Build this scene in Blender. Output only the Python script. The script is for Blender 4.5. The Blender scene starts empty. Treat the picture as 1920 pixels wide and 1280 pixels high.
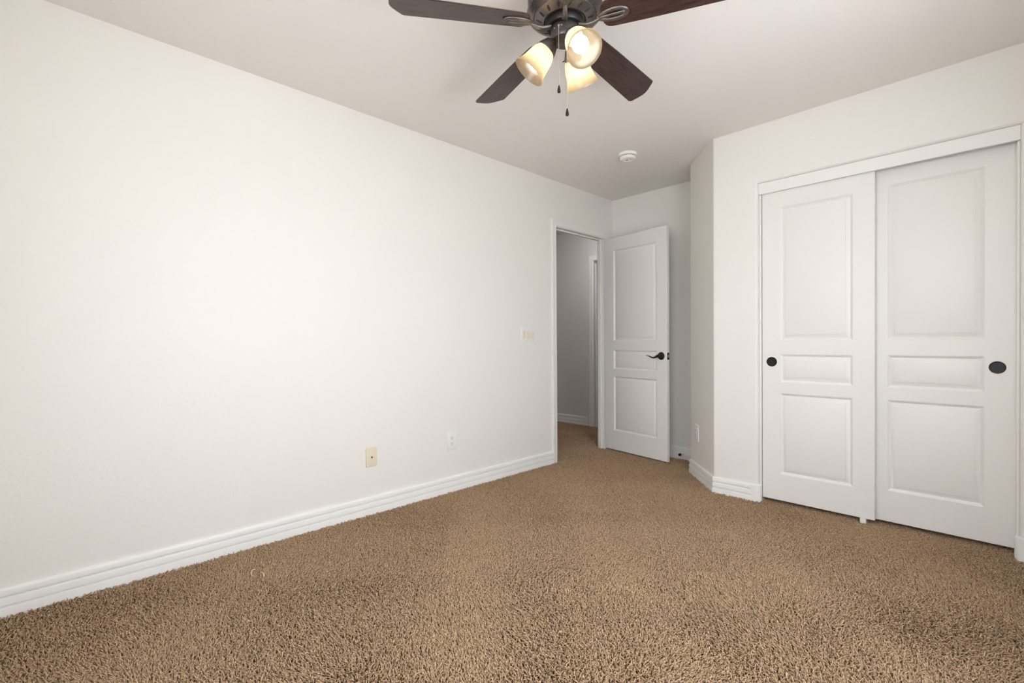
import bpy, bmesh, math
import numpy as np
from mathutils import Vector, Matrix

SC = bpy.context.scene
COL = SC.collection
PI = math.pi

# ------------------------------------------------------------------ camera
YAW, PITCH, ROLL = 0.8027, -0.0087, -0.0061
CAM = Vector((2.6835, 0.0, 1.0549))
FPX, CY = 886.53, 647.57
_F = Vector((-math.sin(YAW) * math.cos(PITCH), math.cos(YAW) * math.cos(PITCH), math.sin(PITCH)))
_r = Vector((math.cos(YAW), math.sin(YAW), 0.0))
_u = _r.cross(_F)
_R = math.cos(ROLL) * _r + math.sin(ROLL) * _u
_U = -math.sin(ROLL) * _r + math.cos(ROLL) * _u
cam_data = bpy.data.cameras.new('camera')
cam = bpy.data.objects.new('camera', cam_data)
COL.objects.link(cam)
cam.matrix_world = Matrix(((_R.x, _U.x, -_F.x, CAM.x), (_R.y, _U.y, -_F.y, CAM.y),
                           (_R.z, _U.z, -_F.z, CAM.z), (0, 0, 0, 1)))
cam_data.sensor_width = 36.0
cam_data.lens = FPX * 36.0 / 1920.0
cam_data.shift_y = (CY - 640.0) / 1920.0
cam_data.clip_start = 0.02
SC.camera = cam

# ------------------------------------------------------------------ view, world, daylight
SC.view_settings.view_transform = 'Standard'
SC.view_settings.look = 'None'
SC.view_settings.gamma = 1.0
SC.view_settings.use_curve_mapping = False
SC.view_settings.exposure = 0.04
SKY, GROUND = 10.6, 8.8
BULB = 17.0

W = bpy.data.worlds.new('daylight')
SC.world = W
W.use_nodes = True
nt = W.node_tree
nt.nodes.clear()
wo = nt.nodes.new('ShaderNodeOutputWorld')
bg = nt.nodes.new('ShaderNodeBackground')
tc = nt.nodes.new('ShaderNodeTexCoord')
sx = nt.nodes.new('ShaderNodeSeparateXYZ')
rp = nt.nodes.new('ShaderNodeValToRGB')
mp = nt.nodes.new('ShaderNodeMapRange')
mp.inputs['From Min'].default_value = -0.15
mp.inputs['From Max'].default_value = 0.15
rp.color_ramp.elements[0].color = (GROUND * 0.97, GROUND * 1.0, GROUND * 1.06, 1)
rp.color_ramp.elements[1].color = (SKY * 0.935, SKY * 0.985, SKY * 1.07, 1)
nt.links.new(tc.outputs['Generated'], sx.inputs[0])
nt.links.new(sx.outputs['Z'], mp.inputs['Value'])
nt.links.new(mp.outputs[0], rp.inputs[0])
nt.links.new(rp.outputs[0], bg.inputs['Color'])
nt.links.new(bg.outputs[0], wo.inputs['Surface'])

# main dimensions (metres)
H = 2.44          # ceiling
XR = 3.02         # right wall
YF = -0.42        # wall behind the camera
YC = 3.277        # closet wall
YB = 3.985        # wall at the back of the alcove
AX, AY = 1.300, YC            # corner closet wall / angled wall
BX, BY = 0.968, 3.632         # corner angled wall / alcove side
WY0, WY1, WZ0, WZ1 = 0.50, 1.90, 0.70, 2.10   # window opening in the right wall
VX0, VX1, VZ0 = 1.60, 2.70, 1.00                # added, unseen window opening in the near wall, for fill light
TH, TL = 0.115, 0.078   # wall thickness, and that of the doorway wall

def portal(name, loc, rot, sx_, sy_):
    d = bpy.data.lights.new(name, 'AREA')
    d.shape = 'RECTANGLE'
    d.size, d.size_y = sx_, sy_
    d.cycles.is_portal = True
    o = bpy.data.objects.new(name, d)
    o.location = loc
    o.rotation_euler = rot
    COL.objects.link(o)
portal('window_portal', (XR + TH + 0.01, (WY0 + WY1) / 2, (WZ0 + WZ1) / 2), (0, PI / 2, 0), WZ1 - WZ0, WY1 - WY0)

portal('window_portal', ((VX0 + VX1) / 2, YF - TH - 0.01, (VZ0 + WZ1) / 2), (-PI / 2, 0, 0), VX1 - VX0, WZ1 - VZ0)

# ------------------------------------------------------------------ materials
def mat(name, color, rough=0.5, metal=0.0, spec=0.5):
    m = bpy.data.materials.new(name)
    m.use_nodes = True
    b = m.node_tree.nodes['Principled BSDF']
    b.inputs['Base Color'].default_value = (*color, 1)
    b.inputs['Roughness'].default_value = rough
    b.inputs['Metallic'].default_value = metal
    b.inputs['Specular IOR Level'].default_value = spec
    return m

def add(m, kind, **kw):
    n = m.node_tree.nodes.new(kind)
    for k, v in kw.items():
        n.inputs[k].default_value = v
    return n

def bump(m, scale, strength, dist=0.002, stretch=(1, 1, 1), detail=3.0, rough=0.5):
    L = m.node_tree.links
    g = add(m, 'ShaderNodeNewGeometry')
    mpn = add(m, 'ShaderNodeMapping', Scale=stretch)
    n = add(m, 'ShaderNodeTexNoise', Scale=scale, Detail=detail, Roughness=rough)
    b = add(m, 'ShaderNodeBump', Strength=strength, Distance=dist)
    L.new(g.outputs['Position'], mpn.inputs['Vector'])
    L.new(mpn.outputs[0], n.inputs['Vector'])
    L.new(n.outputs['Fac'], b.inputs['Height'])
    L.new(b.outputs[0], m.node_tree.nodes['Principled BSDF'].inputs['Normal'])
    return m

def mottled(m, c1, c2, scale, stretch=(1, 1, 1), detail=4.0, lo=0.35, hi=0.65, coord='Position'):
    L = m.node_tree.links
    if coord == 'Position':
        src = add(m, 'ShaderNodeNewGeometry').outputs['Position']
    else:
        src = add(m, 'ShaderNodeTexCoord').outputs[coord]
    mpn = add(m, 'ShaderNodeMapping', Scale=stretch)
    n = add(m, 'ShaderNodeTexNoise', Scale=scale, Detail=detail)
    r = add(m, 'ShaderNodeValToRGB')
    r.color_ramp.elements[0].position = lo
    r.color_ramp.elements[1].position = hi
    r.color_ramp.elements[0].color = (*c1, 1)
    r.color_ramp.elements[1].color = (*c2, 1)
    L.new(src, mpn.inputs['Vector'])
    L.new(mpn.outputs[0], n.inputs['Vector'])
    L.new(n.outputs['Fac'], r.inputs[0])
    L.new(r.outputs[0], m.node_tree.nodes['Principled BSDF'].inputs['Base Color'])
    return m

M_WALL = bump(mat('wall_paint', (0.84, 0.812, 0.760), 0.5, spec=0.35), 55, 0.22, 0.004, detail=2.0)
M_CEIL = bump(mat('ceiling_paint', (0.91, 0.875, 0.83), 0.75, spec=0.2), 70, 0.2, 0.003, detail=2.0)
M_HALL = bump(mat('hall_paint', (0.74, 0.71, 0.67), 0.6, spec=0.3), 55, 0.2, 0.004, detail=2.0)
M_TRIM = mat('trim_paint', (0.86, 0.845, 0.81), 0.38, spec=0.45)
M_CASE = mat('casing_paint', (0.84, 0.815, 0.765), 0.42, spec=0.4)
M_DOOR = bump(mat('door_paint', (0.84, 0.814, 0.768), 0.4, spec=0.45), 90, 0.12, 0.0015, stretch=(1, 1, 0.05), detail=4)
M_FLOOR = mat('carpet_backing', (0.10, 0.065, 0.04), 1.0, spec=0.0)
M_BRONZE = mottled(mat('oiled_bronze', (0.1, 0.08, 0.07), 0.38, 0.75), (0.115, 0.102, 0.096), (0.185, 0.165, 0.152), 14)
M_BLACK = mat('black_bronze', (0.012, 0.010, 0.010), 0.42, 0.3)
M_RUBBER = mat('black_rubber', (0.012, 0.012, 0.012), 0.6)
M_STEEL = mat('brushed_steel', (0.55, 0.54, 0.55), 0.3, 1.0)
M_CHAIN = mat('antique_chain', (0.34, 0.30, 0.26), 0.35, 0.9)
M_PLASTIC = mat('white_plastic', (0.84, 0.83, 0.81), 0.35)
M_IVORY = mat('ivory_plastic', (0.79, 0.71, 0.53), 0.4)
M_ALMOND = mat('almond_plastic', (0.80, 0.73, 0.58), 0.35)
M_SLOT = mat('dark_slot', (0.02, 0.018, 0.016), 0.8)
M_GREYSLOT = mat('receptacle_slot', (0.10, 0.09, 0.085), 0.8)
M_SMOKE = mat('smoke_plastic', (0.92, 0.90, 0.87), 0.4)
M_LINT = mat('lint', (0.85, 0.78, 0.66), 0.9)

M_WOOD = mottled(mat('walnut_blade', (0.05, 0.03, 0.03), 0.33, spec=0.5), (0.022, 0.012, 0.010), (0.075, 0.038, 0.031),
                 9.0, stretch=(1.2, 9, 9), detail=6.0, lo=0.3, hi=0.72, coord='Object')

def carpet_mat():
    m = mat('carpet_yarn', (0.4, 0.27, 0.17), 0.95, spec=0.08)
    mottled(m, (0.305, 0.200, 0.116), (0.640, 0.448, 0.282), 160, detail=1.0, lo=0.3, hi=0.7)
    return m
M_YARN = carpet_mat()

def shade_mat():
    m = bpy.data.materials.new('frosted_amber_glass')
    m.use_nodes = True
    t = m.node_tree
    t.nodes.clear()
    o = t.nodes.new('ShaderNodeOutputMaterial')
    tr = t.nodes.new('ShaderNodeBsdfTranslucent')
    df = t.nodes.new('ShaderNodeBsdfDiffuse')
    gl = t.nodes.new('ShaderNodeBsdfGlossy')
    m1 = t.nodes.new('ShaderNodeMixShader')
    m2 = t.nodes.new('ShaderNodeMixShader')
    tr.inputs['Color'].default_value = (1.0, 0.87, 0.64, 1)
    df.inputs['Color'].default_value = (0.12, 0.107, 0.085, 1)
    gl.inputs['Roughness'].default_value = 0.25
    m1.inputs[0].default_value = 0.42
    m2.inputs[0].default_value = 0.05
    t.links.new(tr.outputs[0], m1.inputs[1])
    t.links.new(df.outputs[0], m1.inputs[2])
    t.links.new(m1.outputs[0], m2.inputs[1])
    t.links.new(gl.outputs[0], m2.inputs[2])
    t.links.new(m2.outputs[0], o.inputs['Surface'])
    return m
M_SHADE = shade_mat()

def emit_mat(name, color, strength):
    m = bpy.data.materials.new(name)
    m.use_nodes = True
    t = m.node_tree
    t.nodes.clear()
    o = t.nodes.new('ShaderNodeOutputMaterial')
    e = t.nodes.new('ShaderNodeEmission')
    e.inputs['Color'].default_value = (*color, 1)
    e.inputs['Strength'].default_value = strength
    t.links.new(e.outputs[0], o.inputs['Surface'])
    return m
M_BULB = emit_mat('lit_bulb', (1.0, 0.94, 0.85), BULB)
M_HALLFILL = emit_mat('hall_fill_glow', (0.95, 0.93, 1.0), 58.0)  # glow of the added hallway light

def pane_mat():
    m = bpy.data.materials.new('window_glass')
    m.use_nodes = True
    t = m.node_tree
    t.nodes.clear()
    o = t.nodes.new('ShaderNodeOutputMaterial')
    a = t.nodes.new('ShaderNodeBsdfTransparent')
    g = t.nodes.new('ShaderNodeBsdfGlossy')
    g.inputs['Roughness'].default_value = 0.02
    x = t.nodes.new('ShaderNodeMixShader')
    x.inputs[0].default_value = 0.06
    t.links.new(a.outputs[0], x.inputs[1])
    t.links.new(g.outputs[0], x.inputs[2])
    t.links.new(x.outputs[0], o.inputs['Surface'])
    return m
M_PANE = pane_mat()

# ------------------------------------------------------------------ mesh helpers
class MB:
    def __init__(self):
        self.v, self.f = [], []
    def poly(self, pts):
        b = len(self.v)
        self.v += [tuple(p) for p in pts]
        self.f.append(list(range(b, b + len(pts))))
    def box(self, x0, x1, y0, y1, z0, z1):
        b = len(self.v)
        self.v += [(x, y, z) for x in (x0, x1) for y in (y0, y1) for z in (z0, z1)]
        for q in ((0, 1, 3, 2), (4, 6, 7, 5), (0, 4, 5, 1), (2, 3, 7, 6), (0, 2, 6, 4), (1, 5, 7, 3)):
            self.f.append([b + i for i in q])
        return self
    def rings(self, rings, close_ring=True, cap0=False, cap1=False):
        b = len(self.v)
        n = len(rings[0])
        for r in rings:
            self.v += [tuple(p) for p in r]
        for i in range(len(rings) - 1):
            for j in range(n if close_ring else n - 1):
                k = (j + 1) % n
                self.f.append([b + i * n + j, b + i * n + k, b + (i + 1) * n + k, b + (i + 1) * n + j])
        if cap0:
            self.f.append([b + j for j in range(n)][::-1])
        if cap1:
            o = b + (len(rings) - 1) * n
            self.f.append([o + j for j in range(n)])
        return self
    def lathe(self, prof, origin=(0, 0, 0), axis=(0, 0, 1), seg=48, cap0=False, cap1=False):
        ax = Vector(axis).normalized()
        h = Vector((0, 0, 1)) if abs(ax.z) < 0.9 else Vector((1, 0, 0))
        e1 = ax.cross(h).normalized()
        e2 = ax.cross(e1)
        o = Vector(origin)
        rs = []
        for r, t in prof:
            rs.append([o + ax * t + (e1 * math.cos(2 * PI * j / seg) + e2 * math.sin(2 * PI * j / seg)) * max(r, 1e-5) for j in range(seg)])
        return self.rings(rs, True, cap0, cap1)
    def tube(self, pts, radii, seg=12, flat=1.0, up=(0, 0, 1)):
        pts = [Vector(p) for p in pts]
        if not hasattr(radii, '__len__'):
            radii = [radii] * len(pts)
        rs = []
        for i, p in enumerate(pts):
            t = (pts[min(i + 1, len(pts) - 1)] - pts[max(i - 1, 0)]).normalized()
            u = Vector(up)
            if abs(t.dot(u)) > 0.95:
                u = Vector((1, 0, 0))
            a = t.cross(u).normalized()
            b_ = a.cross(t)
            rs.append([p + a * math.cos(2 * PI * j / seg) * radii[i] + b_ * math.sin(2 * PI * j / seg) * radii[i] * flat for j in range(seg)])
        return self.rings(rs, True, True, True)
    def prism(self, outline, z0, z1):
        n = len(outline)
        return self.rings([[(x, y, z0) for x, y in outline], [(x, y, z1) for x, y in outline]], True, True, True)
    def sweep(self, path, prof, closed=False, side=1.0, prev=None, nxt=None, cap=True):
        """path: xy points; prof: (offset from wall, z); side: +1 offsets to the left of travel"""
        P = [Vector((p[0], p[1])) for p in path]
        rs = []
        for i, p in enumerate(P):
            a = P[i - 1] if i > 0 else (Vector(prev) if prev else None)
            b_ = P[i + 1] if i < len(P) - 1 else (Vector(nxt) if nxt else None)
            ds = []
            if a is not None:
                ds.append((p - a).normalized())
            if b_ is not None:
                ds.append((b_ - p).normalized())
            ns = [Vector((-d.y, d.x)) * side for d in ds]
            if len(ns) == 2:
                m = (ns[0] + ns[1])
                m = m / max(1e-6, m.length_squared) * 2.0
            else:
                m = ns[0]
            rs.append([(p.x + m.x * o, p.y + m.y * o, z) for o, z in prof])
        return self.rings(rs, True, cap, cap)
    def build(self, name, material, parent=None, smooth=35, loc=None):
        me = bpy.data.meshes.new(name)
        me.from_pydata(self.v, [], self.f)
        bm = bmesh.new()
        bm.from_mesh(me)
        bmesh.ops.remove_doubles(bm, verts=bm.verts, dist=1e-6)
        bmesh.ops.recalc_face_normals(bm, faces=bm.faces)
        bm.to_mesh(me)
        bm.free()
        if smooth:
            for p in me.polygons:
                p.use_smooth = True
            me.set_sharp_from_angle(angle=math.radians(smooth))
        me.materials.append(material)
        o = bpy.data.objects.new(name, me)
        COL.objects.link(o)
        if parent:
            o.parent = parent
        if loc:
            o.location = loc
        return o

def tag(o, label, cat, group=None, kind=None):
    o['label'] = label
    o['category'] = cat
    if group:
        o['group'] = group
    if kind:
        o['kind'] = kind
    return o

def struct(o, label, cat):
    return tag(o, label, cat, kind='structure')

def empty(name, loc, rotz=0.0):
    o = bpy.data.objects.new(name, None)
    o.empty_display_size = 0.05
    COL.objects.link(o)
    o.location = loc
    o.rotation_euler = (0, 0, rotz)
    return o

def arc(cx, cy, r, a0, a1, n=10):
    return [(cx + r * math.cos(math.radians(a0 + (a1 - a0) * i / n)), cy + r * math.sin(math.radians(a0 + (a1 - a0) * i / n))) for i in range(n + 1)]

# ------------------------------------------------------------------ the room shell
struct(MB().box(-2.8, XR + 0.2, YF - 0.2, 6.0, -0.08, -0.011).build('floor', M_FLOOR, smooth=0),
       'brown carpeted bedroom floor running out into the hallway', 'floor')
struct(MB().box(-2.8, XR + 0.2, YF - 0.2, 6.0, H, H + 0.1).build('ceiling', M_CEIL, smooth=0),
       'flat off white ceiling above the fan', 'ceiling')

OY0, OY1, OZ = 3.110, 3.863, 2.062      # rough opening of the bedroom doorway
m = MB()
m.box(-TL, 0, YF - TH, OY0, -0.02, H)
m.box(-TL, 0, OY0, OY1, OZ, H)
m.box(-TL, 0, OY1, 4.74, -0.02, H)
struct(m.build('wall_left', M_WALL, smooth=0), 'long bright cream wall with the doorway at its far end', 'wall')
struct(MB().box(0, BX + 0.1, YB, YB + TH, -0.02, H).build('wall_back', M_WALL, smooth=0),
       'shaded cream wall behind the open bedroom door', 'wall')

# angled wall with bullnose corners (radius 0.02) and the short return into the alcove
RB = 0.020
d45 = (Vector((BX, BY)) - Vector((AX, AY))).normalized()      # from A to B
nA = Vector((-d45.y, d45.x))                                   # towards the room?
nroom = nA if nA.dot(Vector((-1, -1))) > 0 else -nA
def fillet(P, d_in, d_out, n_in, n_out, r, n=10):
    """rounded convex corner at P between walls with outward normals n_in, n_out; returns points"""
    turn = math.acos(max(-1, min(1, n_in.dot(n_out))))
    c = P - (n_in + n_out) / (1 + n_in.dot(n_out)) * r
    a0 = math.atan2(n_in.y, n_in.x)
    a1 = math.atan2(n_out.y, n_out.x)
    while a1 - a0 > PI: a1 -= 2 * PI
    while a1 - a0 < -PI: a1 += 2 * PI
    return [(c.x + r * math.cos(a0 + (a1 - a0) * i / n), c.y + r * math.sin(a0 + (a1 - a0) * i / n)) for i in range(n + 1)]
nC = Vector((0, -1))
nS = Vector((-1, 0))
fB = fillet(Vector((BX, BY)), None, None, nS, nroom, RB)
fA = fillet(Vector((AX, AY)), None, None, nroom, nC, RB)
outer = [(BX, YB)] + fB + fA[:6]
inner = [(fA[5][0] + 0.05, fA[5][1] + 0.09), (BX + TH, BY + 0.06), (BX + TH, YB)]
struct(MB().prism(outer + inner, -0.02, H).build('wall_angled', M_WALL, smooth=25),
       'narrow angled cream wall between the closet and the door alcove', 'wall')

# closet wall: face with a bullnosed opening
CX0, CX1, CZ = 1.585, 2.745, 2.066        # finished opening
m = MB()
hx0, hx1, hz = CX0 - RB, CX1 + RB, CZ + RB
left = fA[5:] + [(hx0, YC), (hx0, YC + TH), (fA[5][0] + 0.05, fA[5][1] + 0.09)]
m.prism(left, -0.02, H)
m.box(hx1, XR, YC, YC + TH, -0.02, H)
m.box(hx0, hx1, YC, YC + TH, hz, H)
def bull(mm, inset0=RB):
    """bullnose sweep round the three sides of the opening"""
    rs = []
    pts = [(CX0, -0.02), (CX0, CZ), (CX1, CZ), (CX1, -0.02)]
    dirs = [(-1, 0), (-1, 1), (1, 1), (1, 0)]
    for (x, z), (dx, dz) in zip(pts, dirs):
        ring = []
        for i in range(11):
            a = PI / 2 * i / 10
            off = RB - RB * math.sin(a)        # away from opening: RB at face -> 0 at reveal
            dep = RB - RB * math.cos(a)
            # a=0: at face (off = RB, dep = 0)
            ring.append((x + dx * off, YC + dep, z + dz * off))
        ring.append((x, YC + TH, z))
        ring.append((x + dx * RB, YC + TH, z + dz * RB))
        rs.append(ring)
    mm.rings(rs, True, True, True)
bull(m)
struct(m.build('wall_closet', M_WALL, smooth=25), 'cream wall framing the two closet doors with rounded corners', 'wall')

m = MB()
m.box(XR, XR + TH, YF - TH, WY0, -0.02, H)
m.box(XR, XR + TH, WY1, 4.2, -0.02, H)
m.box(XR, XR + TH, WY0, WY1, -0.02, WZ0)
m.box(XR, XR + TH, WY0, WY1, WZ1, H)
struct(m.build('wall_right', M_WALL, smooth=0), 'cream wall with the daylight window', 'wall')
m = MB()
m.box(-TH, VX0, YF - TH, YF, -0.02, H)
m.box(VX1, XR, YF - TH, YF, -0.02, H)
m.box(VX0, VX1, YF - TH, YF, -0.02, VZ0)
m.box(VX0, VX1, YF - TH, YF, WZ1, H)
struct(m.build('wall_front', M_WALL, smooth=0), 'cream wall on the near side of the room, with an added fill window', 'wall')
m = MB()
m.box(BX + TH, XR, YB, YB + TH, -0.02, H)
struct(m.build('wall_closet_inside', M_WALL, smooth=0), 'back wall inside the closet', 'wall')

# window
m = MB()
fw = 0.045
m.box(XR + 0.05, XR + 0.10, WY0, WY1, WZ0, WZ0 + fw)
m.box(XR + 0.05, XR + 0.10, WY0, WY1, WZ1 - fw, WZ1)
m.box(XR + 0.05, XR + 0.10, WY0, WY0 + fw, WZ0 + fw, WZ1 - fw)
m.box(XR + 0.05, XR + 0.10, WY1 - fw, WY1, WZ0 + fw, WZ1 - fw)
yc_ = (WY0 + WY1) / 2
m.box(XR + 0.055, XR + 0.095, yc_ - 0.02, yc_ + 0.02, WZ0 + fw, WZ1 - fw)
win = struct(m.build('window_1', M_PLASTIC, smooth=0), 'white framed sliding window in the right wall', 'window')
for ya, yb in ((WY0 + fw, yc_ - 0.02), (yc_ + 0.02, WY1 - fw)):
    MB().box(XR + 0.073, XR + 0.077, ya, yb, WZ0 + fw, WZ1 - fw).build('glass_pane', M_PANE, win, smooth=0)

m = MB()  # unseen window, added and sized to fill light from the camera side
wy0, wy1 = YF - 0.10, YF - 0.05
m.box(VX0, VX1, wy0, wy1, VZ0, VZ0 + fw)
m.box(VX0, VX1, wy0, wy1, WZ1 - fw, WZ1)
m.box(VX0, VX0 + fw, wy0, wy1, VZ0 + fw, WZ1 - fw)
m.box(VX1 - fw, VX1, wy0, wy1, VZ0 + fw, WZ1 - fw)
xc_ = (VX0 + VX1) / 2
m.box(xc_ - 0.02, xc_ + 0.02, wy0 + 0.005, wy1 - 0.005, VZ0 + fw, WZ1 - fw)
win = struct(m.build('fill_window', M_PLASTIC, smooth=0), 'white framed sliding window added unseen in the near wall for fill daylight', 'window')
for xa_, xb_ in ((VX0 + fw, xc_ - 0.02), (xc_ + 0.02, VX1 - fw)):
    MB().box(xa_, xb_, YF - 0.077, YF - 0.073, VZ0 + fw, WZ1 - fw).build('glass_pane', M_PANE, win, smooth=0)

# hallway seen through the doorway
HY = 4.74
m = MB()
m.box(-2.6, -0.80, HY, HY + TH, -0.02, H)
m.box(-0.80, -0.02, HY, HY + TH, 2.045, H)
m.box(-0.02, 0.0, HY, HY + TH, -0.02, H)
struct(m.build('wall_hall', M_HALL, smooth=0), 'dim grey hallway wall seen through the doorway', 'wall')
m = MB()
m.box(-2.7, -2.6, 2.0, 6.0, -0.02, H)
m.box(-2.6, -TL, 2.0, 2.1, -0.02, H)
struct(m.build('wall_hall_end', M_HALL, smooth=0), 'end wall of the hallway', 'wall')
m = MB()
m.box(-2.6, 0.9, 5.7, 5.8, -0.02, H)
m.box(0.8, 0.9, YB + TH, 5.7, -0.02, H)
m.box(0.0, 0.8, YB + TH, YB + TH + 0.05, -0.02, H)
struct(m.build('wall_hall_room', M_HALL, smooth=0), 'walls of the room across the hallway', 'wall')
lamp = empty('hall_fill_light', (-0.38, 4.02, H))  # unseen lamp, added to brighten the hallway wall and jamb
tag(lamp, 'small round flush light added out of sight to brighten the hallway', 'fill light')
MB().lathe([(0.12, 0), (0.12, -0.02), (0.105, -0.025)], seg=40, cap0=True, cap1=True).build('base', M_PLASTIC, lamp)
MB().lathe([(0.10, -0.025), (0.095, -0.05), (0.07, -0.075), (0.03, -0.088), (0.0, -0.09)], seg=40).build('diffuser', M_HALLFILL, lamp)

# ------------------------------------------------------------------ baseboards
BP = [(0.0, 0.112), (0.006, 0.1115), (0.0105, 0.108), (0.0125, 0.101), (0.0130, 0.0842), (0.0050, 0.0838), (0.0050, 0.0788), (0.0120, 0.0750),
      (0.0138, 0.070), (0.0142, 0.0462), (0.0072, 0.0458), (0.0072, 0.0418), (0.0142, 0.0382), (0.0158, 0.032), (0.0160, -0.012), (0.0, -0.012)]
PLAIN = [(0.0, 0.113), (0.010, 0.1125), (0.0155, 0.109), (0.0165, 0.104), (0.0165, -0.012), (0.0, -0.012)]
struct(MB().sweep([(0, YF), (0, 3.062)], BP, side=-1).build('baseboard_left', M_TRIM, smooth=40),
       'white grooved baseboard along the long left wall', 'baseboard')
struct(MB().sweep([(0, 3.912), (0, YB), (BX, YB)], BP, side=-1, nxt=(BX, YB - 1)).build('baseboard_back', M_TRIM, smooth=40),
       'white grooved baseboard behind the open door', 'baseboard')
struct(MB().sweep([(BX, YB), (BX, BY), (AX, AY)], BP, side=-1, prev=(BX - 1, YB), nxt=(AX + 1, AY)).build('baseboard_angled', M_TRIM, smooth=40),
       'white grooved baseboard along the angled wall', 'baseboard')
bb = struct(MB().sweep([(AX, AY), (1.545, AY)], BP, side=-1, prev=(BX, BY)).build('baseboard_closet', M_TRIM, smooth=40),
            'short white grooved baseboard left of the closet doors', 'baseboard')
blockL = [(1.545, YC), (CX0 - RB, YC)] + [(CX0 - RB + RB * math.sin(PI / 2 * i / 8), YC + RB - RB * math.cos(PI / 2 * i / 8)) for i in range(1, 9)] + [(CX0, YC + 0.028)]
MB().sweep(blockL, PLAIN, side=-1).build('corner_block', M_TRIM, bb, smooth=40)
b2 = struct(MB().sweep([(2.79, YC), (XR, YC), (XR, YF)], BP, side=-1).build('baseboard_right', M_TRIM, smooth=40),
            'white baseboard right of the closet doors', 'baseboard')
blockR = [(CX1, YC + 0.028)] + [(CX1 + RB - RB * math.cos(PI / 2 * i / 8), YC + RB - RB * math.sin(PI / 2 * i / 8)) for i in range(0, 9)] + [(2.79, YC)]
MB().sweep(blockR, PLAIN, side=-1).build('corner_block', M_TRIM, b2, smooth=40)
struct(MB().sweep([(XR, YF), (0, YF)], BP, side=-1).build('baseboard_front', M_TRIM, smooth=40),
       'white baseboard along the near wall', 'baseboard')
struct(MB().sweep([(-2.6, HY), (-0.875, HY)], BP, side=-1).build('baseboard_hall', M_TRIM, smooth=40),
       'grooved baseboard in the dim hallway', 'baseboard')

# ------------------------------------------------------------------ bedroom door frame
JY0, JY1, JZ = 3.128, 3.845, 2.044
m = MB()
m.box(-TL - 0.004, 0.004, OY0, JY0, -0.012, JZ)                # near jamb
m.box(-TL - 0.004, 0.004, JY1, OY1, -0.012, JZ)                # hinge jamb
m.box(-TL - 0.004, 0.004, OY0, OY1, JZ, OZ)                    # head jamb
m.box(-0.070, -0.040, JY0, JY0 + 0.011, -0.012, JZ - 0.011)            # stops
m.box(-0.070, -0.040, JY1 - 0.011, JY1, -0.012, JZ - 0.011)
m.box(-0.070, -0.040, JY0, JY1, JZ - 0.011, JZ)
def casing(mm, a0, a1, top, w, place):
    """three sided casing; place(u, d, z): u along the wall, d out of the wall"""
    prof = [(0.0, 0.0), (0.0, 0.009), (0.004, 0.012), (0.012, 0.0125), (0.016, 0.010), (0.020, 0.0125), (w - 0.016, 0.016), (w - 0.005, 0.016), (w, 0.012), (w, 0.0)]
    pts = [(a0, -0.012, -1, 0), (a0, top, -1, 1), (a1, top, 1, 1), (a1, -0.012, 1, 0)]
    rs = []
    for u, z, du, dz in pts:
        rs.append([place(u + du * o, d, z + dz * o) for o, d in prof])
    mm.rings(rs, True, True, True)
casing(m, JY0 - 0.005, JY1 + 0.005, JZ + 0.005, 0.060, lambda u, d, z: (d, u, z))
casing(m, JY0 - 0.005, JY1 + 0.005, JZ + 0.005, 0.060, lambda u, d, z: (-TL - d, u, z))
fr = struct(m.build('trim_1', M_CASE, smooth=30), 'cream casing and jambs round the bedroom doorway', 'door frame')
MB().box(-0.036, 0.006, JY0 - 0.001, JY0 + 0.0015, 0.885, 0.955).build('strike_plate', M_BLACK, fr, smooth=0)

m = MB()
m.box(-0.80, -0.782, HY - 0.004, HY + 0.119, -0.012, 2.030)
m.box(-0.80, -0.02, HY - 0.004, HY + 0.119, 2.030, 2.046)
m.box(-0.038, -0.02, HY - 0.004, HY + 0.119, -0.012, 2.030)
m.box(-0.782, -0.771, HY + 0.045, HY + 0.083, -0.012, 2.019)
m.box(-0.782, -0.038, HY + 0.045, HY + 0.083, 2.019, 2.03)
casing(m, -0.800 + 0.012, -0.038 + 0.005, 2.035, 0.060, lambda u, d, z: (u, HY - d, z))
hf = struct(m.build('trim_2', M_CASE, smooth=30), 'grey lit door casing in the hallway beyond the bedroom doorway', 'door frame')
MB().box(-0.7825, -0.7800, HY + 0.085, HY + 0.112, 0.895, 0.965).build('strike_plate', M_BLACK, hf, smooth=0)

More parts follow.
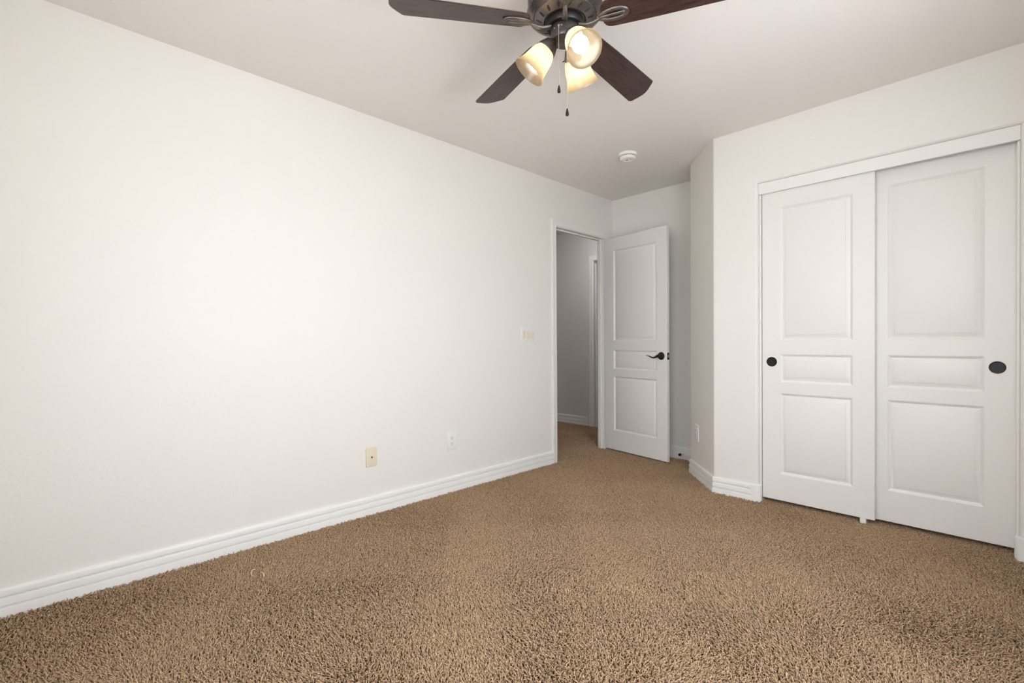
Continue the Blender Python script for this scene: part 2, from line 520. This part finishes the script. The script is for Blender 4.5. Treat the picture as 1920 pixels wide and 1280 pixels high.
# ------------------------------------------------------------------ doors
def slab(w, h, t, panels):
    """panel door, local x 0..w, z 0..h, front face y=0, back y=t"""
    mm = MB()
    ch = 0.002
    steps = [(0.0, 0.0), (0.0015, 0.0008), (0.0125, 0.0120), (0.0145, 0.0127), (0.0165, 0.0120), (0.0325, 0.0038), (0.0348, 0.0037), (0.0352, 0.0006), (0.0372, 0.0)]
    xs = sorted({ch, w - ch} | {p[0] for p in panels} | {p[1] for p in panels})
    zs = sorted({ch, h - ch} | {p[2] for p in panels} | {p[3] for p in panels})
    def inpanel(x, z):
        return any(p[0] < x < p[1] and p[2] < z < p[3] for p in panels)
    for side in (0, 1):
        Y = (lambda d: d) if side == 0 else (lambda d: t - d)
        for i in range(len(xs) - 1):
            for j in range(len(zs) - 1):
                if not inpanel((xs[i] + xs[i + 1]) / 2, (zs[j] + zs[j + 1]) / 2):
                    mm.poly([(xs[i], Y(0), zs[j]), (xs[i + 1], Y(0), zs[j]), (xs[i + 1], Y(0), zs[j + 1]), (xs[i], Y(0), zs[j + 1])])
        for x0, x1, z0, z1 in panels:
            rs = [[(x0 + o, Y(d), z0 + o), (x1 - o, Y(d), z0 + o), (x1 - o, Y(d), z1 - o), (x0 + o, Y(d), z1 - o)] for o, d in steps]
            mm.rings(rs, True, False, True)
    def ring(o, y):
        r = []
        xa, za = [v for v in xs], [v for v in zs]
        xa[0], xa[-1] = o, w - o
        za[0], za[-1] = o, h - o
        r += [(x, y, za[0]) for x in xa]
        r += [(xa[-1], y, z) for z in za[1:]]
        r += [(x, y, za[-1]) for x in xa[::-1][1:]]
        r += [(xa[0], y, z) for z in za[::-1][1:-1]]
        return r
    mm.rings([ring(ch, 0), ring(0, ch), ring(0, t - ch), ring(ch, t)], True)
    return mm

def lever(parent, sgn, px, pz, y0):
    """lever handle on the face at y0, outward sgn (-1 front); lever points towards -x"""
    ax = (0, sgn, 0)
    h_ = MB().lathe([(0.0, 0.0), (0.0335, 0.0), (0.0335, 0.004), (0.031, 0.008), (0.024, 0.011), (0.013, 0.0125), (0.011, 0.016), (0.011, 0.040), (0.0135, 0.042), (0.0135, 0.055), (0.010, 0.060), (0.0, 0.061)],
                    (px, y0, pz), ax, 40).build('door_handle', M_BLACK, parent)
    yy = y0 + sgn * 0.048
    pts, rad = [], []
    for i in range(25):
        s = i / 24
        pts.append((px - 0.005 - 0.118 * s, yy + sgn * 0.004 * math.sin(s * PI), pz - 0.014 * math.sin(s * 1.45 * PI) * (1 - 0.25 * s) - 0.004 * s))
        rad.append(0.0100 * (1 - s) ** 1.2 + 0.0038 * (1 - 0.35 * s))
    MB().tube(pts, rad, 14, flat=0.8).build('lever', M_BLACK, h_)

# bedroom door, hinged on the far jamb and swung open into the room
DA = -0.148
d1 = struct(slab(0.711, 2.013, 0.035, [(0.113, 0.606, 1.035, 1.895), (0.113, 0.606, 0.768, 0.948), (0.113, 0.606, 0.184, 0.699)]).build('door_1', M_DOOR, smooth=25),
            'open white three panel bedroom door with black lever handle', 'door')
d1.location = (0.0065, 3.8385, 0.019)
d1.rotation_euler = (0, 0, DA)
lever(d1, -1, 0.655, 0.903, 0.0)
lever(d1, 1, 0.655, 0.903, 0.035)
MB().box(0.7105, 0.7122, 0.005, 0.030, 0.872, 0.932).build('latch_plate', M_BLACK, d1, smooth=0)
MB().box(0.7122, 0.7200, 0.011, 0.024, 0.893, 0.912).build('latch_bolt', M_STEEL, d1, smooth=0)
for hz_ in (0.20, 1.00, 1.80):
    MB().lathe([(0.0, -0.046), (0.0045, -0.045), (0.0055, -0.041), (0.0055, 0.041), (0.0045, 0.045), (0.0, 0.046)], (-0.001, 0.036, hz_), (0, 0, 1), 16).build('hinge', M_BLACK, d1)

# closet sliding doors
def pull(parent, px, pz):
    p_ = MB().lathe([(0.0, -0.0006), (0.0245, -0.0006), (0.026, -0.0028), (0.0300, -0.0032), (0.0310, -0.0004), (0.0310, 0.002)], (px, 0.0, pz), (0, 1, 0), 40).build('finger_pull', M_BLACK, parent)
    return p_
LX, LY, LZ = 1.5995, YC + 0.040, 0.030
wl, hl = 0.589, 1.985
d2 = struct(slab(wl, hl, 0.033, [(0.104, 0.487, 1.021, 1.866), (0.104, 0.487, 0.755, 0.933), (0.104, 0.487, 0.169, 0.685)]).build('door_2', M_DOOR, smooth=25),
            'left white sliding closet door, in front of its twin', 'door', )
d2.location = (LX, LY, LZ)
pull(d2, 1.656 - LX, 0.914 - LZ)
RX, RY, RZ = 2.137, YC + 0.085, 0.028
wr = 0.599
d3 = struct(slab(wr, 2.005, 0.033, [(0.101, 0.488, 1.023, 1.890), (0.101, 0.488, 0.755, 0.937), (0.101, 0.488, 0.175, 0.686)]).build('door_3', M_DOOR, smooth=25),
            'right white sliding closet door, set behind the left one', 'door')
d3.location = (RX, RY, RZ)
pull(d3, 2.670 - RX, 0.911 - RZ)
# header fascia, side jambs and track
m = MB()
m.box(CX0 + 0.0005, CX1 - 0.0005, YC + 0.016, YC + 0.034, 1.996, CZ - 0.001)
struct(m.build('trim_3', M_TRIM, smooth=0), 'white header board across the top of the closet doors', 'trim')
m = MB()
m.box(CX0 + 0.0005, CX0 + 0.0115, YC + 0.036, YC + 0.135, -0.012, CZ - 0.002)
m.box(CX1 - 0.0105, CX1 - 0.0005, YC + 0.036, YC + 0.135, -0.012, CZ - 0.002)
struct(m.build('trim_4', M_CASE, smooth=0), 'narrow side jambs of the closet opening', 'trim')
g = MB()
g.box(2.122, 2.150, YC + 0.0290, YC + 0.0365, 0.0, 0.034)
g.box(2.122, 2.150, YC + 0.0290, YC + 0.12, -0.011, 0.006)
g.box(2.126, 2.146, YC + 0.076, YC + 0.082, 0.0, 0.036)
tag(g.build('door_guide', M_PLASTIC, smooth=0), 'small white plastic floor guide under the closet doors where they overlap', 'door guide')

# ------------------------------------------------------------------ wall plates
def plate(mm, w, h, t=0.005):
    """bevelled plate in local x (width) z (height), face towards -y"""
    c = 0.003
    rs = []
    for o, d in ((0.0, 0.0), (0.0, -t + 0.002), (c * 0.4, -t + 0.0006), (c, -t)):
        rs.append([(-w / 2 + o, d, -h / 2 + o), (w / 2 - o, d, -h / 2 + o), (w / 2 - o, d, h / 2 - o), (-w / 2 + o, d, h / 2 - o)])
    mm.rings(rs, True, True, True)

def outlet(loc, rotz, label):
    r = empty('wall_outlet', loc, rotz)
    tag(r, label, 'outlet', 'white duplex wall outlets')
    mm = MB()
    plate(mm, 0.078, 0.124)
    mm.build('cover_plate', M_PLASTIC, r)
    for s in (-1, 1):
        f = MB().rings([[(0.0172 * math.cos(a) * (1 if abs(math.cos(a)) < .8 else .97), y, s * 0.0195 + 0.0145 * math.sin(a)) for a in [2 * PI * k / 28 for k in range(28)]] for y in (-0.004, -0.0065)], True, True, True).build('receptacle', M_PLASTIC, r)
        q = MB()
        q.box(-0.0075, -0.0050, -0.0068, -0.006, s * 0.0195 - 0.001, s * 0.0195 + 0.0085)
        q.box(0.0050, 0.0072, -0.0068, -0.006, s * 0.0195 - 0.000, s * 0.0195 + 0.0075)
        q.lathe([(0, 0), (0.0028, 0), (0.0028, 0.0008), (0, 0.0008)], (0, -0.0068, s * 0.0195 - 0.007), (0, 1, 0), 14)
        q.build('slot', M_GREYSLOT, f, smooth=0)
    MB().lathe([(0, 0.0), (0.003, 0.0004), (0.003, 0.001)], (0, -0.0060, 0), (0, 1, 0), 14).build('screw', M_PLASTIC, r)
    return r
outlet((0.0, 1.999, 0.360), PI / 2, 'white duplex outlet low on the long left wall, right of the ivory jack plate')
mid = Vector((AX, AY)) + d45 * 0.345
outlet((mid.x, mid.y, 0.348), math.atan2(-nroom.x, nroom.y) + PI, 'white duplex outlet low on the narrow angled wall')

r = empty('phone_jack', (0.001, 1.386, 0.3525), PI / 2)
tag(r, 'ivory phone jack plate with one dark hole low on the left wall', 'phone jack')
m = MB()
plate(m, 0.072, 0.117, 0.007)
pl_ = m.build('cover_plate', M_IVORY, r)
pl_.rotation_euler = (0, 0, math.radians(2.0))
MB().lathe([(0.0, 0.0), (0.010, 0.0), (0.0115, 0.002), (0.0115, 0.003)], (0, -0.0085, 0.0), (0, 1, 0), 28).build('jack_socket', M_IVORY, r)
m = MB()
m.box(-0.005, 0.005, -0.0095, -0.008, -0.004, 0.004)
m.box(-0.0025, 0.0025, -0.0095, -0.008, -0.007, -0.004)
m.build('jack_hole', M_SLOT, r, smooth=0)
for s in (-1, 1):
    MB().lathe([(0, 0.0), (0.0034, 0.0005), (0.0034, 0.0012)], (0, -0.0080, s * 0.042), (0, 1, 0), 14).build('screw', M_ALMOND, r)

r = empty('light_switch', (0.0, 2.770, 1.108), PI / 2)
tag(r, 'white triple light switch with almond rockers beside the doorway', 'light switch')
m = MB()
plate(m, 0.163, 0.116, 0.006)
m.build('cover_plate', M_PLASTIC, r)
for k in (-1, 0, 1):
    x = k * 0.046
    q = MB()
    up_ = 0.0035 if k < 0 else -0.0005
    dn_ = 0.0005 if k < 0 else 0.0040
    q.rings([[(x - 0.0165, -0.005, -0.0335), (x + 0.0165, -0.005, -0.0335), (x + 0.0165, -0.005, 0.0335), (x - 0.0165, -0.005, 0.0335)],
             [(x - 0.0160, -0.0070 - dn_, -0.033), (x + 0.0160, -0.0070 - dn_, -0.033), (x + 0.0160, -0.0070 - up_, 0.033), (x - 0.0160, -0.0070 - up_, 0.033)]], True, True, True)
    q.build('rocker', M_ALMOND, r, smooth=0)

# ------------------------------------------------------------------ smoke detector, door stop, lint
r = empty('smoke_detector', (0.752, 3.072, H))
tag(r, 'round white smoke detector on the ceiling near the doorway', 'smoke detector')
MB().lathe([(0.0, 0.0), (0.066, 0.0), (0.067, -0.006), (0.066, -0.016), (0.062, -0.019), (0.0, -0.019)], seg=56).build('base_ring', M_SMOKE, r)
MB().lathe([(0.0, -0.019), (0.053, -0.019), (0.053, -0.0225), (0.0, -0.0225)], seg=56).build('vent_gap', M_SLOT, r)
MB().lathe([(0.0, -0.0225), (0.0555, -0.0225), (0.0575, -0.026), (0.0575, -0.034), (0.054, -0.041), (0.046, -0.045), (0.034, -0.0455), (0.030, -0.0415), (0.018, -0.0405), (0.0, -0.0405)], seg=56).build('cover', M_SMOKE, r)
MB().lathe([(0.0, -0.0405), (0.013, -0.0405), (0.013, -0.044), (0.010, -0.0455), (0.0, -0.0458)], (0.010, -0.008, 0), seg=28).build('test_button', M_SMOKE, r)
MB().lathe([(0.0, -0.0402), (0.006, -0.0402), (0.006, -0.0412), (0.0, -0.0412)], (-0.012, 0.010, 0), seg=18).build('sounder_hole', M_SLOT, r)

r = empty('door_stop', (0.738, YB - 0.013, 0.059))
tag(r, 'black tipped door stop on the baseboard behind the open door', 'door stop')
MB().lathe([(0.0, 0.0), (0.013, 0.0), (0.013, 0.003), (0.006, 0.006), (0.0048, 0.008), (0.0048, 0.060), (0.0, 0.060)], (0, 0, 0), (0, -1, 0), 20).build('shaft', M_PLASTIC, r)
MB().lathe([(0.0, 0.056), (0.009, 0.056), (0.0125, 0.060), (0.0125, 0.070), (0.010, 0.077), (0.005, 0.080), (0.0, 0.080)], (0, 0, 0), (0, -1, 0), 20).build('rubber_tip', M_RUBBER, r)

tag(MB().tube([(0.343, 0.626, 0.006), (0.339, 0.625, 0.012), (0.323, 0.628, 0.015), (0.308, 0.635, 0.016), (0.299, 0.643, 0.015), (0.293, 0.652, 0.011)], 0.0015, 6).build('lint_thread', M_LINT),
    'pale curved lint thread on the carpet near the left baseboard', 'thread', 'lint threads on the carpet')
tag(MB().tube([(0.343, 0.666, 0.009), (0.359, 0.664, 0.014), (0.373, 0.665, 0.016), (0.388, 0.663, 0.016), (0.395, 0.660, 0.011)], 0.0017, 6).build('lint_thread', M_LINT),
    'short bright hooked lint thread on the carpet, right of the paler curved one', 'thread', 'lint threads on the carpet')

# ------------------------------------------------------------------ ceiling fan
FX, FY, FZ = 1.508, 1.430, 2.27
fan = empty('ceiling_fan', (FX, FY, H))
tag(fan, 'dark bronze ceiling fan with five walnut blades and three lit glass shades', 'ceiling fan')
Z = lambda z: z - H
# canopy, motor housing
MB().lathe([(0.0, 0.0), (0.085, 0.0), (0.085, Z(2.425)), (0.080, Z(2.415)), (0.055, Z(2.400)), (0.0, Z(2.400))], seg=56).build('canopy', M_BRONZE, fan)
hs = MB().lathe([(0.0, Z(2.404)), (0.095, Z(2.402)), (0.128, Z(2.392)), (0.138, Z(2.380)), (0.1385, Z(2.334)), (0.143, Z(2.330)), (0.1465, Z(2.325)), (0.1465, Z(2.320)),
                 (0.142, Z(2.3145)), (0.1215, Z(2.302)), (0.1195, Z(2.3035)), (0.1175, Z(2.2995)), (0.082, Z(2.2860)), (0.079, Z(2.2875)), (0.076, Z(2.291)), (0.0, Z(2.291))], seg=72).build('motor_housing', M_BRONZE, fan)
# knurled band round the housing
q = MB()
for k in range(72):
    a = 2 * PI * k / 72
    p0 = (0.1395 * math.cos(a), 0.1395 * math.sin(a), Z(2.336))
    p1 = (0.1395 * math.cos(a + 0.05), 0.1395 * math.sin(a + 0.05), Z(2.378))
    q.tube([p0, p1], 0.0035, 6)
q.build('knurled_band', M_BRONZE, hs)
# vent slots in the underside ring
slope = math.atan2(2.2995 - 2.2860, 0.1175 - 0.082)
for k in range(15):
    a = 2 * PI * (k + 0.35) / 15
    c_, s_ = math.cos(a), math.sin(a)
    for (ra, rb, wd) in ((0.0885, 0.1085, 0.0056),):
        za = Z(2.2860 + (ra - 0.082) * math.tan(slope)) - 0.0006
        zb = Z(2.2860 + (rb - 0.082) * math.tan(slope)) - 0.0006
        ring = []
        for j in range(14):
            t = 2 * PI * j / 14
            rr = (ra + rb) / 2 + (rb - ra) / 2 * math.cos(t) + 0.005 * math.sin(t)
            ww = wd * math.sin(t)
            zz = za + (zb - za) * (rr - ra) / (rb - ra)
            ring.append((rr * c_ - ww * s_, rr * s_ + ww * c_, zz))
        MB().rings([ring, [(x, y, z + 0.002) for x, y, z in ring]], True, True, True).build('vent_slot', M_SLOT, hs, smooth=0)
# flywheel and switch housing
MB().lathe([(0.0, Z(2.292)), (0.070, Z(2.292)), (0.072, Z(2.286)), (0.072, Z(2.268)), (0.068, Z(2.262)), (0.0, Z(2.262))], seg=56).build('flywheel', M_BLACK, fan)
sw = MB().lathe([(0.0, Z(2.266)), (0.046, Z(2.265)), (0.052, Z(2.262)), (0.0545, Z(2.257)), (0.0545, Z(2.232)), (0.0532, Z(2.2305)), (0.0532, Z(2.228)), (0.0545, Z(2.2265)),
                 (0.0540, Z(2.218)), (0.051, Z(2.213)), (0.030, Z(2.2105)), (0.0, Z(2.210))], seg=56).build('switch_housing', M_BRONZE, fan)
for a in (-1.1, 0.2, 1.9, 3.4, 4.6):
    MB().lathe([(0, 0), (0.0035, 0.0), (0.003, 0.002), (0, 0.0024)], (0.0540 * math.cos(a), 0.0540 * math.sin(a), Z(2.243)), (math.cos(a), math.sin(a), 0), 12).build('screw', M_STEEL, sw)

# blades and their irons
PITCH_B = -math.radians(12.35)
PH = math.radians(21.975)
RT = 0.660
def blade_outline():
    def w(r):
        return 0.0610 + (r - 0.2) / 0.4 * 0.0118
    pts = []
    # root: rounded, from +side to -side
    r0, rs_ = 0.141, 0.192
    for i in range(13):
        a = PI / 2 + PI * i / 12
        cs, sn = math.cos(a), math.sin(a)
        wd = w(rs_) - 0.002
        ex = 0.62
        pts.append((rs_ + (rs_ - r0) * (-(abs(cs) ** ex)), wd * math.copysign(abs(sn) ** 0.75, sn)))
    wt = w(RT)
    n_, rr = wt, RT
    pts += [(0.30, -w(0.30)), (0.45, -w(0.45))]
    pts += [(rr - 0.058, -w(rr - 0.058)), (rr - 0.050, -wt + 0.0015), (rr - 0.043, -wt + 0.007), (rr - 0.020, -wt * 0.52), (rr - 0.009, -wt * 0.30), (rr - 0.002, -wt * 0.10), (rr, wt * 0.10), (rr - 0.001, wt * 0.45), (rr - 0.004, wt - 0.012), (rr - 0.010, wt - 0.004), (rr - 0.020, wt - 0.0005)]
    pts += [(0.45, w(0.45)), (0.30, w(0.30))]
    return pts
OUT = blade_outline()
tb = 0.0055
def make_blade(k):
    ang = PH + k * 2 * PI / 5
    o = bpy.data.objects.new('blade', blade_mesh)
    COL.objects.link(o)
    o.parent = fan
    o.matrix_local = Matrix.Translation((0, 0, Z(FZ))) @ Matrix.Rotation(ang, 4, 'Z')
    i_ = bpy.data.objects.new('blade_iron', iron_mesh)
    COL.objects.link(i_)
    i_.parent = o
    return o
m = MB()
cp, sp = math.cos(PITCH_B), math.sin(PITCH_B)
def bpt(r, s, dz):
    return (r, s * cp - dz * sp, -0.017 * r + s * sp + dz * cp + 0.003)
e_ = 0.0012
def shrink(pts, e):
    c = sum(p[0] for p in pts) / len(pts)
    return [(p[0] + (e if p[0] < c else -e), p[1] - math.copysign(e, p[1])) for p in pts]
IN = shrink(OUT, e_)
m.rings([[bpt(r, s, 0) for r, s in IN], [bpt(r, s, e_) for r, s in OUT], [bpt(r, s, tb - e_) for r, s in OUT], [bpt(r, s, tb) for r, s in IN]], True, True, True)
tmp = m.build('blade', M_WOOD, smooth=30)
blade_mesh = tmp.data
bpy.data.objects.remove(tmp)
q = MB()
# arm from the flywheel, sweeping down and out
arm = []
for i in range(15):
    s = i / 14
    r = 0.058 + (0.134 - 0.058) * s
    dz = -0.006 - 0.012 * math.sin(PI * s) * (1 - 0.4 * s)
    arm.append((r, 0.0, -0.002 * s + dz))
q.tube(arm, [0.0125 - 0.0055 * (i / 14) for i in range(15)], 12, flat=0.75)
# oval loop under the blade with a centre bar
def iz(r, s):
    return -0.017 * r + s * sp + 0.003 - 0.0035
loop = []
for j in range(33):
    t = 2 * PI * j / 32
    rr = 0.186 - 0.052 * math.cos(t)
    ss = 0.0215 * math.sin(t) * (1 - 0.12 * math.cos(t))
    loop.append((rr, ss * cp, iz(rr, ss)))
q.tube(loop, 0.0082, 12, flat=0.7)
q.tube([(r_, 0.0, iz(r_, 0) - 0.001) for r_ in (0.128, 0.15, 0.18, 0.21, 0.240)], [0.0085, 0.0066, 0.0058, 0.0062, 0.0070], 10, flat=0.7)
# foot with screws
for ss in (-0.0, ):
    q.lathe([(0, 0), (0.005, 0), (0.004, -0.003), (0, -0.0035)], (0.226, ss, iz(0.226, ss) - 0.004), (0, 0, 1), 12)
tmp = q.build('blade_iron', M_BRONZE, smooth=50)
iron_mesh = tmp.data
bpy.data.objects.remove(tmp)
for k in range(5):
    make_blade(k)

# light kit: three arms, sockets, glass shades, bulbs
LA = math.radians(219.4)
TILT = math.radians(50)
for k in range(3):
    a = LA + k * 2 * PI / 3
    rad = Vector((math.cos(a), math.sin(a), 0))
    ax = (rad * math.cos(TILT) + Vector((0, 0, -1)) * math.sin(TILT)).normalized()
    mouth = rad * 0.140 + Vector((0, 0, Z(2.104)))
    neck = mouth - ax * 0.112
    st = rad * 0.046 + Vector((0, 0, Z(2.216)))
    la = MB()
    la.tube([st, st + rad * 0.010 + Vector((0, 0, 0.002)), neck - ax * 0.030], [0.013, 0.014, 0.016], 16)
    arm_o = la.build('light_arm', M_BRONZE, fan)
    MB().lathe([(0.0, -0.036), (0.018, -0.034), (0.027, -0.026), (0.033, -0.012), (0.0385, 0.000), (0.0395, 0.008), (0.0375, 0.010), (0.034, 0.008), (0.0, 0.002)], neck, ax, 36).build('socket_cup', M_BRONZE, arm_o)
    e1 = ax.cross(Vector((0, 0, 1))).normalized()
    e2 = ax.cross(e1)
    for t in (0.6, 2.7, 4.8):
        d_ = e1 * math.cos(t) + e2 * math.sin(t)
        MB().tube([neck + ax * 0.003 + d_ * 0.036, neck + ax * 0.003 + d_ * 0.047], [0.0022, 0.0022], 8).build('thumb_screw', M_BLACK, arm_o)
    prof = [(0.0330, 0.004), (0.0375, 0.010), (0.0435, 0.022), (0.0480, 0.038), (0.0510, 0.055), (0.0535, 0.072), (0.0572, 0.088), (0.0620, 0.101), (0.0672, 0.112)]
    inner_ = [(r_ - 0.0032, t_) for r_, t_ in prof]
    rim = [(0.0665, 0.1135), (0.0648, 0.1135)]
    MB().lathe(prof + rim + inner_[::-1], neck, ax, 56).build('glass_shade', M_SHADE, fan, smooth=60)
    bp = [(0.0, 0.095), (0.010, 0.0940), (0.020, 0.0895), (0.0272, 0.081), (0.0300, 0.070), (0.0288, 0.058), (0.0235, 0.045), (0.0165, 0.034), (0.0135, 0.024), (0.0130, 0.004)]
    MB().lathe(bp, neck, ax, 36).build('light_bulb', M_BULB, fan, smooth=60)

# pull chains with fobs
def chain(px, py, z0, z1, fob_len):
    q = MB()
    n = int((z0 - z1) / 0.0042)
    for i in range(n):
        z = z0 - 0.0042 * i
        q.lathe([(0.0, -0.0019), (0.0013, -0.0013), (0.0019, 0), (0.0013, 0.0013), (0.0, 0.0019)], (px, py, Z(z)), (0, 0, 1), 8)
    q.tube([(px, py, Z(z0)), (px, py, Z(z1))], 0.0006, 5)
    c = q.build('pull_chain', M_CHAIN, fan)
    MB().lathe([(0.0, 0.002), (0.0022, 0.001), (0.0035, -0.004), (0.0058, -fob_len * 0.55), (0.0065, -fob_len * 0.8), (0.0058, -fob_len), (0.0, -fob_len - 0.001)], (px, py, Z(z1)), (0, 0, 1), 16).build('chain_fob', M_BLACK, c)
    return c
c1 = chain(1.5265 - FX, 1.3715 - FY, 2.240, 2.014, 0.025)
MB().tube([(1.5265 - FX, 1.3715 - FY, Z(2.2405)), (1.5240 - FX, 1.3790 - FY, Z(2.2405))], 0.0042, 8).build('chain_outlet', M_STEEL, sw)
chain(1.5115 - FX, 1.4375 - FY, 2.210, 1.955, 0.026)

# ------------------------------------------------------------------ carpet pile
def carpet(part):
    rng = np.random.default_rng(7)
    def region(x, y):
        room = ((x > 0.012) | ((x > -0.008) & (y > JY0) & (y < JY1))) & (x < XR) & (y > YF) & (y < YC + 0.0)
        alc = (x > 0.0) & (x < BX) & (y > YC - 0.01) & (y < YB)
        t = (x - AX) * nroom.x + (y - AY) * nroom.y
        tri = (x >= BX - 0.001) & (x < AX + 0.001) & (y >= YC - 0.001) & (t > 0.0)
        clos = (x > CX0) & (x < CX1) & (y >= YC - 0.001) & (y < YC + 0.20)
        door = (x > -TL - 0.01) & (x <= -0.015) & (y > JY0) & (y < JY1)
        hall = (x > -2.0) & (x <= -TL + 0.01) & (y > 2.6) & (y < HY)
        return (room | alc | tri | clos) if part == 'room' else (door | hall)
    def pts(sp, x0, x1, y0, y1):
        gx = np.arange(x0, x1, sp)
        gy = np.arange(y0, y1, sp * 0.866)
        X, Y = np.meshgrid(gx, gy)
        X = X + (np.arange(len(gy)) % 2)[:, None] * sp * 0.5
        X = X + rng.uniform(-.38, .38, X.shape) * sp
        Y = Y + rng.uniform(-.38, .38, X.shape) * sp
        return X.ravel(), Y.ravel()
    def inview(x, y, mg):
        dx, dy, dz = x - CAM.x, y - CAM.y, 0.0 - CAM.z
        w_ = dx * _F.x + dy * _F.y + dz * _F.z
        u = 960 + FPX * (dx * _R.x + dy * _R.y + dz * _R.z) / np.maximum(w_, 1e-3)
        v = CY - FPX * (dx * _U.x + dy * _U.y + dz * _U.z) / np.maximum(w_, 1e-3)
        return (w_ > 0.3) & (u > -mg) & (u < 1920 + mg) & (v < 1280 + mg)
    xa, ya = pts(0.0067, -2.0, XR, YF, HY)
    k = region(xa, ya) & inview(xa, ya, 160)
    xa, ya = xa[k], ya[k]
    xb, yb = pts(0.013, -2.0, XR, YF, HY)
    k = region(xb, yb) & ~inview(xb, yb, 155)
    xb, yb = xb[k], yb[k]
    x = np.concatenate([xa, xb]); y = np.concatenate([ya, yb])
    sc = np.concatenate([np.ones(len(xa)), np.full(len(xb), 1.9)])
    n = len(x)
    # pile direction field: broad brushed patches
    def f(fx, fy, p):
        return np.sin(fx * x + fy * y + p + 0.9 * np.sin(2.3 * x - 1.7 * y + p))
    fx = 0.55 * f(3.1, 5.3, 0.4) + 0.45 * f(-6.2, 4.1, 1.9) + 0.30 * f(9.5, 7.7, 3.3) + 0.22 * f(14.0, -11.0, 0.7)
    fy = 0.55 * f(4.4, -3.6, 2.2) + 0.45 * f(5.1, 6.9, 0.1) + 0.30 * f(-8.8, 9.3, 5.0) + 0.22 * f(12.0, 13.5, 2.7)
    lx = 0.0080 * fx + rng.normal(0, 0.0075, n)
    ly = 0.0080 * fy + rng.normal(0, 0.0075, n)
    hgt = rng.normal(0.0178, 0.0030, n) - 0.0015 * np.abs(fx * fy)
    hgt = np.clip(hgt, 0.010, 0.0235)
    rot = rng.uniform(0, 2 * PI, n)
    rad0 = rng.normal(0.0023, 0.00030, n) * sc
    kx = rng.normal(0, 0.0014, n); ky = rng.normal(0, 0.0014, n)
    lev = ((0.0, 0.85, 0.0), (0.45, 1.0, 0.25), (0.80, 1.0, 0.65), (1.0, 0.72, 1.0))
    S = 4
    V = np.zeros((n, len(lev), S, 3), np.float32)
    for li, (t, rr, ln) in enumerate(lev):
        cx = x + lx * ln + kx * math.sin(t * PI)
        cy = y + ly * ln + ky * math.sin(t * PI)
        cz = -0.0115 + hgt * t
        for s in range(S):
            a = rot + 2 * PI * s / S + 1.1 * t
            V[:, li, s, 0] = cx + np.cos(a) * rad0 * rr
            V[:, li, s, 1] = cy + np.sin(a) * rad0 * rr
            V[:, li, s, 2] = cz
    V[..., 0] = np.maximum(V[..., 0], -0.0115) if part == 'room' else np.minimum(V[..., 0], -0.0120)
    nv = len(lev) * S
    quads = []
    for li in range(len(lev) - 1):
        for s in range(S):
            s2 = (s + 1) % S
            quads.append([li * S + s, li * S + s2, (li + 1) * S + s2, (li + 1) * S + s])
    o = (len(lev) - 1) * S
    quads.append([o, o + 1, o + 2, o + 3])
    Q = np.array(quads, np.int32)
    I = (np.arange(n, dtype=np.int32)[:, None, None] * nv + Q[None]).reshape(-1)
    nm = 'carpet_pile' if part == 'room' else 'hall_carpet_pile'
    me = bpy.data.meshes.new(nm)
    me.vertices.add(n * nv)
    me.vertices.foreach_set('co', V.reshape(-1))
    me.loops.add(len(I))
    me.loops.foreach_set('vertex_index', I)
    nf = len(I) // 4
    me.polygons.add(nf)
    me.polygons.foreach_set('loop_start', np.arange(0, len(I), 4, dtype=np.int32))
    me.polygons.foreach_set('use_smooth', np.ones(nf, bool))
    me.update(calc_edges=True)
    me.materials.append(M_YARN)
    ob = bpy.data.objects.new(nm, me)
    COL.objects.link(ob)
    tag(ob, 'brown twisted carpet pile covering the bedroom floor' if part == 'room' else 'darker brown carpet pile in the hallway beyond the doorway', 'carpet', kind='stuff')
    print('tufts', n)
carpet('room')
carpet('hall')
